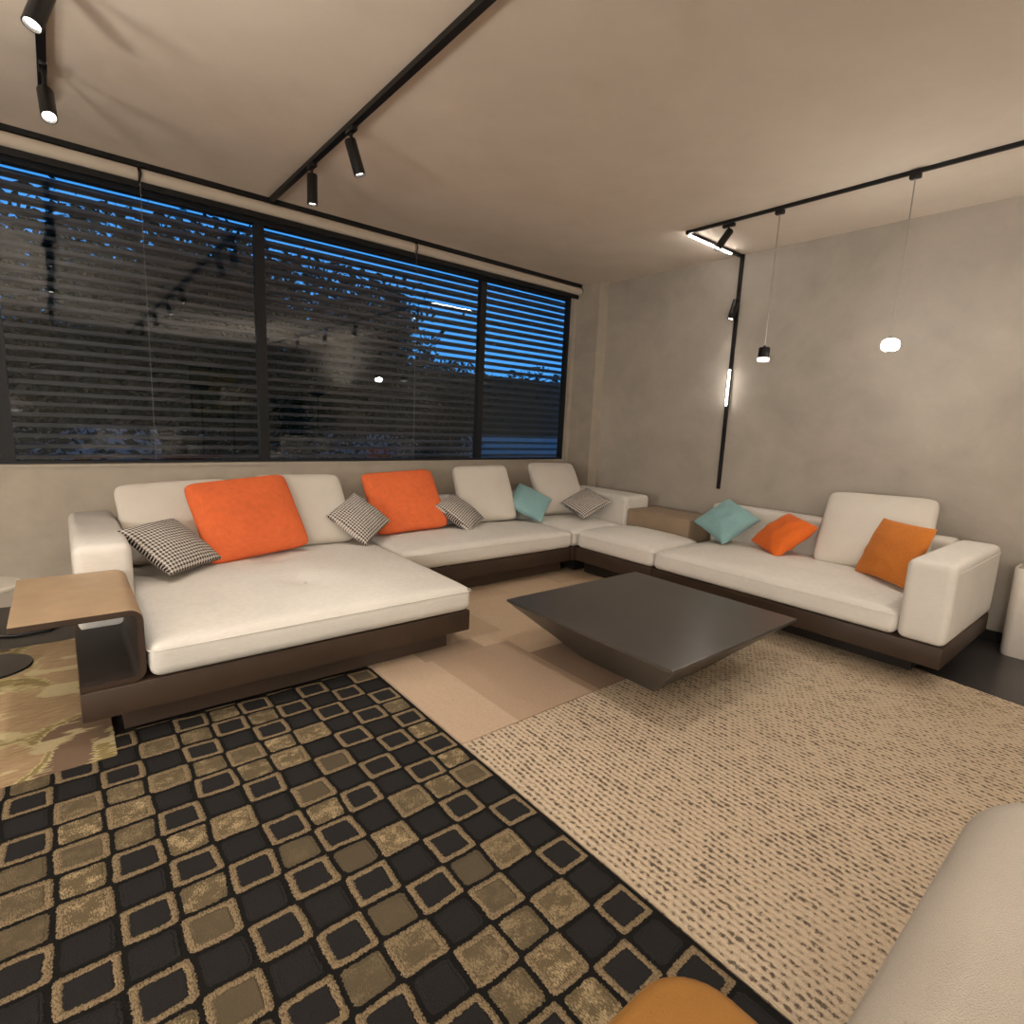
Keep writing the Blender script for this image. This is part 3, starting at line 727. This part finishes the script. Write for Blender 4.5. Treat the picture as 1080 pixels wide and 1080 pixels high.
pillow('white2', 'back_cushion', M['cushion'], 'white back cushion between the two large orange cushions', WG, seed=2, **W)
pillow('white3', 'back_cushion', M['cushion'], 'white back cushion right of the second large orange cushion', WG, seed=3, **W)
pillow('white4', 'back_cushion', M['cushion'], 'white back cushion in the corner below the right window end', WG, seed=4, **W)
pillow('white5', 'back_cushion', M['cushion'], 'large white back cushion on the right sofa behind the ochre cushion', WG, seed=5, **W)
pillow('orange1', 'throw_cushion', M['orange'], 'largest orange cushion, on the left chaise', OG, seed=6, th=.11, pw=.34, pinch=.025, rnd_c=.06)
pillow('orange2', 'throw_cushion', M['orange'], 'large orange cushion in the middle of the sofa under the window', OG, seed=7, th=.11, pw=.34, pinch=.025, rnd_c=.06)
pillow('orange3', 'throw_cushion', M['orange_v'], 'small crumpled orange velvet cushion next to blue on the right sofa', OG, seed=8, th=.13, wr=.010)
pillow('orange4', 'throw_cushion', M['ochre_v'], 'ochre orange velvet cushion leaning on the right armrest', OG, seed=9, th=.11, wr=.005)
pillow('check1', 'throw_cushion', M['check'], 'houndstooth cushion lying by the left armrest', CG, seed=10, th=.10, f=.955)
pillow('check2', 'throw_cushion', M['check'], 'houndstooth cushion standing on its corner left of the second orange cushion', CG, seed=11, th=.10)
pillow('check3', 'throw_cushion', M['check'], 'houndstooth cushion against the right side of the second orange cushion', CG, seed=12, th=.10)
pillow('check4', 'throw_cushion', M['check'], 'small houndstooth cushion in the corner beside the side back', CG, seed=13, th=.09, f=.955)
pillow('blue1', 'throw_cushion', M['blue'], 'pale blue cushion standing on its corner near the sofa corner', BG, seed=14, th=.11)
pillow('blue2', 'throw_cushion', M['blue'], 'pale blue velvet cushion at the far end of the right sofa', BG, seed=15, th=.12, wr=.009)

# ------------------------------------------------------------------ coffee table (inverted pyramid)
t = thing('coffee_table', (1.875, 1.33, 0), 'dark grey square coffee table shaped like an inverted pyramid', 'coffee table')
tz = .25
tx0, tx1, ty0, ty1 = 1.448, 2.325, .918, 1.755
o = obj('table_top', B(tx0, tx1, ty0, ty1, tz-.012, tz, bev=.0025), M['table'], t, smooth=False)
bm = bmesh.new()
a = [bm.verts.new(p) for p in ((1.69, 1.15, .013), (2.06, 1.15, .013), (2.06, 1.512, .013), (1.69, 1.512, .013))]
b = [bm.verts.new(p) for p in ((tx0+.004, ty0+.004, tz-.0125), (tx1-.004, ty0+.004, tz-.0125), (tx1-.004, ty1-.004, tz-.0125), (tx0+.004, ty1-.004, tz-.0125))]
bm.faces.new(a[::-1]); bm.faces.new(b)
for i in range(4): bm.faces.new((a[i], a[(i+1) % 4], b[(i+1) % 4], b[i]))
obj('pedestal', bm, M['table'], t, smooth=False)

# ------------------------------------------------------------------ side table, cable, planter
t = thing('side_table', (-.255, 2.68, .012), 'small round side table with white top and black pedestal at left edge', 'side table')
bm = bmesh.new(); lathe(bm, [(0, .318), (.110, .318), (.116, .322), (.116, .332), (.112, .336), (0, .336)], (-.255, 2.68, 0), 40); obj('table_top', bm, M['white_gloss'], t, label='round white top')
bm = bmesh.new(); tube(bm, [(-.255, 2.68, .02), (-.255, 2.68, .318)], .014, 14); obj('pole', bm, M['blackgloss'], t)
bm = bmesh.new(); lathe(bm, [(0, .0125), (.125, .0125), (.127, .016), (.124, .020), (.02, .024), (0, .024)], (-.255, 2.68, 0), 40); obj('foot', bm, M['blackgloss'], t)
bm = bmesh.new(); tube(bm, [(-.6, 3.30, .005), (-.35, 3.14, .005), (-.2, 3.05, .005), (-.08, 3.06, .005), (-.03, 3.16, .005), (-.01, 3.28, .005), (.02, 3.40, .005)], .005, 8)
tag(obj('power_cable', bm, M['black'], origin=(-.2, 3.05, 0)), 'thin black power cable lying on the floor behind the side shelf', 'cable')
t = thing('planter', (3.548, .24, 0), 'white rounded planter box standing by the wall right of the sofa', 'planter')
bm = bmesh.new()
ro = rounded_rect(3.455, 3.640, .03, .435, .035); ri = rounded_rect(3.467, 3.628, .042, .423, .026); zt = .43
lo = [bm.verts.new((3.548+(x-3.548)*.96, .24+(y-.24)*.97, .001)) for x, y in ro]; l2 = [bm.verts.new((3.548+(x-3.548)*.985, .24+(y-.24)*.985, .012)) for x, y in ro]
hi = [bm.verts.new((x, y, zt-.004)) for x, y in ro]; h2 = [bm.verts.new((3.548+(x-3.548)*.98, .24+(y-.24)*.99, zt)) for x, y in ro]
ii = [bm.verts.new((x, y, zt)) for x, y in ri]; ib = [bm.verts.new((x, y, zt-.08)) for x, y in ri]
n = len(ro)
for A, Bq in ((lo, l2), (l2, hi), (hi, h2), (h2, ii), (ii, ib)):
    for i in range(n): bm.faces.new((A[i], A[(i+1) % n], Bq[(i+1) % n], Bq[i]))
bm.faces.new(lo[::-1]); bm.faces.new(ib)
obj('box', bm, M['planter'], t)
bm = bmesh.new(); prism(bm, rounded_rect(3.470, 3.625, .045, .420, .024), zt-.078, zt-.03); obj('soil', bm, M['soil'], t, smooth=False, label='dark soil')

# ------------------------------------------------------------------ foreground seats
t = thing('armchair', (.85, -.4, 0), 'cream boucle armchair cut off by the lower right corner', 'armchair')
def slab(bm, x0, x1, y0, y1, z0, z1, rp, re, n=8, rl=None):
    """upright block with plan corner radius rp and rounded top and bottom edges re"""
    rings = []
    m = 5
    prof = [(re-re*math.sin(PI/2*i/m), z0+re-re*math.cos(PI/2*i/m)) for i in range(m+1)]+[(re-re*math.cos(PI/2*i/m), z1-re+re*math.sin(PI/2*i/m)) for i in range(m+1)]
    for ins, z in prof:
        rings.append([bm.verts.new((x, y, z)) for x, y in rounded_rect(x0+ins, x1-ins, y0+ins, y1-ins, max(rp-ins, .004), n, None if rl is None else max(rl-ins, .004))])
    for A, Bq in zip(rings, rings[1:]):
        for i in range(len(A)): bm.faces.new((A[i], A[(i+1) % len(A)], Bq[(i+1) % len(A)], Bq[i]))
    bm.faces.new(rings[0][::-1]); bm.faces.new(rings[-1])
def SL(*a, **k):
    bm = bmesh.new(); slab(bm, *a, **k); return bm
obj('armrest', SL(.487, 1.21, -.20, .132, .06, .464, .165, .065, rl=.068), M['boucle'], t)
obj('armrest', SL(.492, 1.20, -.92, -.60, .06, .462, .15, .065), M['boucle'], t)
obj('backrest', SL(.49, .74, -.86, -.16, .07, .462, .11, .065), M['boucle'], t)
obj('seat_cushion', SL(.742, 1.21, -.598, -.202, .10, .30, .05, .04), M['boucle'], t)
obj('plinth', B(.62, 1.10, -.84, .02, .0128, .065), M['dark_plinth'], t, smooth=False)
t = thing('leather_stool', (.29, .07, 0), 'ochre tan leather stool at the bottom edge in front of the camera', 'stool')
obj('seat', SL(.10, .485, -.12, .268, .375, .45, .065, .018), M['ochre'], t)
for x in (.15, .435):
    for y in (-.07, .218):
        bm = bmesh.new(); tube(bm, [(x, y, .0125 if y > 0 and x < .9 else .0125), (x, y, .376)], [.011, .015], 12); obj('leg', bm, M['black'], t)

# ------------------------------------------------------------------ the showroom behind the camera (seen mirrored in the window) and added fill lamps
MIR = 'seen mirrored in the window'
def back_sofa(x0, x1, y0, y1, label, cush):
    t = thing('sofa', ((x0+x1)/2, (y0+y1)/2, 0), label, 'sofa', 'sofas behind the camera')
    obj('base_panel', B(x0, x1, y0, y1, .06, .16, bev=.005), M['base'], t); obj('plinth', B(x0+.08, x1-.08, y0+.06, y1-.08, .0, .06), M['dark_plinth'], t, smooth=False)
    obj('seat_cushion', SB(x0+.13, x1-.13, y0+.14, y1-.005, .161, .30, .03, .03, 8), M['white'], t)
    obj('backrest', SB(x0+.13, x1-.13, y0, y0+.13, .161, .48, .03, 0, 6), M['white'], t)
    for a, b in ((x0, x0+.127), (x1-.127, x1)): obj('armrest', SB(a, b, y0, y1, .161, .44, .03, 0, 6), M['white'], t)
    for i, (cx, w, lean) in enumerate(cush):
        c = Matrix.Rotation(math.radians(180), 3, 'Z') @ Matrix.Rotation(math.radians(90-lean), 3, 'X')
        PN['b'] = ([cx, y0+.235, -.50], [w, .36], [list(r) for r in c])
        pillow('b', 'back_cushion', M['cushion'], 'white cushion on the '+label.split(' ', 1)[1], 'cushions on the sofas behind the camera', seed=20+i, **W)
back_sofa(.26, 1.66, -2.75, -2.10, 'white sofa mirrored at the left part of the window', [(.62, .40, 20), (1.25, .42, 24)])
back_sofa(2.35, 3.60, -1.35, -.72, 'white sofa mirrored below the middle of the window', [(2.68, .40, 22), (3.2, .42, 20)])
def shade_lamp(x, y, label):
    t = thing('floor_lamp', (x, y, 0), label, 'floor lamp', 'lamps behind the camera')
    bm = bmesh.new(); lathe(bm, [(0, .0), (.12, 0), (.12, .012), (0, .016)], (x, y, 0)); obj('foot', bm, M['black'], t)
    bm = bmesh.new(); tube(bm, [(x, y, .012), (x, y, 1.22)], .010, 10); obj('pole', bm, M['black'], t)
    bm = bmesh.new(); lathe(bm, [(.175, 1.06), (.145, 1.31), (.142, 1.31), (.172, 1.06), (.175, 1.06)], (x, y, 0)); obj('lamp_shade', bm, M['shade'], t)
shade_lamp(2.02, -1.75, 'grey shade floor lamp mirrored left of the first mullion')
# arc lamp with two domes at the left
t = thing('arc_lamp', (-.95, -1.75, 0), 'white dome arc floor lamp mirrored at the left edge of the window', 'floor lamp', 'lamps behind the camera')
bm = bmesh.new(); lathe(bm, [(0, 0), (.15, 0), (.15, .03), (0, .035)], (-.95, -1.75, 0)); obj('foot', bm, M['black'], t)
bm = bmesh.new(); tube(bm, [(-.95+.6*(1-math.cos(a)), -1.75+.35*(1-math.cos(a)), .03+1.35*math.sin(a)) for a in [i*PI/2/12 for i in range(13)]]+[(-.35, -1.40, 1.37)], .008, 10); obj('pole', bm, M['steel'], t)
bm = bmesh.new(); tube(bm, [(-.35, -1.40, 1.38), (-.35, -1.40, 1.05)], .004, 8); obj('cord', bm, M['black'], t)
bm = bmesh.new(); lathe(bm, [(.0, 1.05)]+[(.17*math.sin(a), .90+.15*math.cos(a)) for a in [PI/2*i/8 for i in range(1, 9)]]+[(.166, .90)]+[(.165*math.sin(a), .90+.145*math.cos(a)) for a in [PI/2*i/8 for i in range(7, 0, -1)]]+[(0, 1.045)], (-.35, -1.40, 0)); obj('dome', bm, M['white_gloss'], t)
bm = bmesh.new(); lathe(bm, [(0, .94), (.05, .93), (.06, .90), (.05, .87), (0, .86)], (-.35, -1.40, 0), 20); obj('bulb', bm, M['ring'], t)
# pot plant and painting
t = thing('potted_tree', (3.05, -2.3, 0), 'dark leafy potted tree mirrored right of the first mullion', 'plant')
bm = bmesh.new(); lathe(bm, [(0, 0), (.13, 0), (.16, .28), (.14, .28), (.13, .25), (0, .25)], (3.05, -2.3, 0)); obj('pot', bm, M['black'], t)
rnd = random.Random(3); bm = bmesh.new(); tube(bm, [(3.05, -2.3, .24), (3.02, -2.28, .7), (3.07, -2.32, 1.15)], [.018, .013, .006], 8); obj('trunk', bm, M['bark'], t)
bm = bmesh.new()
for i in range(420):
    c = V(3.05+rnd.gauss(0, .13), -2.3+rnd.gauss(0, .13), rnd.uniform(.55, 1.25)); dd = Vector((rnd.gauss(0, 1), rnd.gauss(0, 1), rnd.gauss(0, .7))).normalized()*.07; e = dd.cross(Vector((rnd.gauss(0, 1), rnd.gauss(0, 1), 1))).normalized()*.022
    bm.faces.new([bm.verts.new(c-dd), bm.verts.new(c+e), bm.verts.new(c+dd), bm.verts.new(c-e)])
obj('foliage', bm, M['leaf'], t, smooth=False)
t = thing('painting', (2.35, YF, 1.3), 'abstract painting on the far wall mirrored in the window', 'painting')
obj('frame', B(1.95, 2.75, YF+.001, YF+.025, .85, 1.75), M['black'], t, smooth=False); obj('canvas', B(1.97, 2.73, YF+.0255, YF+.03, .87, 1.73), M['art'], t, smooth=False)
for x, y in ((-2.3, .9), (-1.9, -.9), (-1.5, -2.7)):  # unseen lanterns added as soft fill for ceiling and walls
    t = thing('fill_lantern', (x, y, ZC), 'large white paper lantern added as fill light left of the camera, outside the picture', 'pendant lamp', 'added fill lanterns left of the camera')
    bm = bmesh.new(); tube(bm, [(x, y, ZC-.002), (x, y, 1.24)], .004, 6); obj('cord', bm, M['black'], t)
    bm = bmesh.new(); lathe(bm, [(.24*math.sin(PI*a/16)+1e-7, 1.00+.24*math.cos(PI*a/16)) for a in range(17)], (x, y, 0), 28); obj('lamp_shade', bm, M['lantern'], t)

for x, y, e in ((-.85, 1.1, 185), (-.75, -1.0, 150), (1.75, -2.5, 190), (3.25, -1.7, 230)):  # uplighters added to throw fill light onto the ceiling
    t = thing('fill_uplighter', (x, y, 0), 'tall black uplighter added to brighten the ceiling, behind or left of the camera', 'floor lamp', 'added fill uplighters behind the camera')
    bm = bmesh.new(); lathe(bm, [(0, .0), (.11, 0), (.11, .012), (0, .018)], (x, y, 0)); obj('foot', bm, M['black'], t)
    bm = bmesh.new(); tube(bm, [(x, y, .012), (x, y, 1.28)], .010, 10); obj('pole', bm, M['black'], t)
    bm = bmesh.new(); lathe(bm, [(.012, 1.27), (.10, 1.30), (.13, 1.345), (.127, 1.345), (.097, 1.306), (0, 1.282)], (x, y, 0)); obj('lamp_bowl', bm, M['black'], t)
    spot(V(x, y, 1.33), (0, 0, 1), e, 156, .5, (1, .93, .84), .10)

# ------------------------------------------------------------------ dusk sky and exposure
w = bpy.data.worlds.new('dusk'); bpy.context.scene.world = w; w.use_nodes = True
nt = w.node_tree; bg = nt.nodes['Background']; tc = nt.nodes.new('ShaderNodeTexCoord'); sp = nt.nodes.new('ShaderNodeSeparateXYZ'); cr = nt.nodes.new('ShaderNodeValToRGB')
nt.links.new(tc.outputs['Generated'], sp.inputs[0]); nt.links.new(sp.outputs[2], cr.inputs[0]); nt.links.new(cr.outputs[0], bg.inputs[0])
cr.color_ramp.elements[0].color = (.085, .44, 1.05, 1); cr.color_ramp.elements[0].position = 0; cr.color_ramp.elements[1].color = (.06, .36, 1.0, 1); cr.color_ramp.elements[1].position = .5
bg.inputs[1].default_value = 1.0
sc = bpy.context.scene
sc.view_settings.view_transform = 'Standard'; sc.view_settings.look = 'None'; sc.view_settings.exposure = 0.0; sc.view_settings.gamma = 1.0
sc.view_settings.use_curve_mapping = False
sc.cycles.max_bounces = 10; sc.cycles.diffuse_bounces = 6; sc.cycles.transparent_max_bounces = 12
sc.cycles.caustics_reflective = False; sc.cycles.caustics_refractive = False
sc.cycles.use_denoising = True; sc.cycles.sample_clamp_indirect = 4
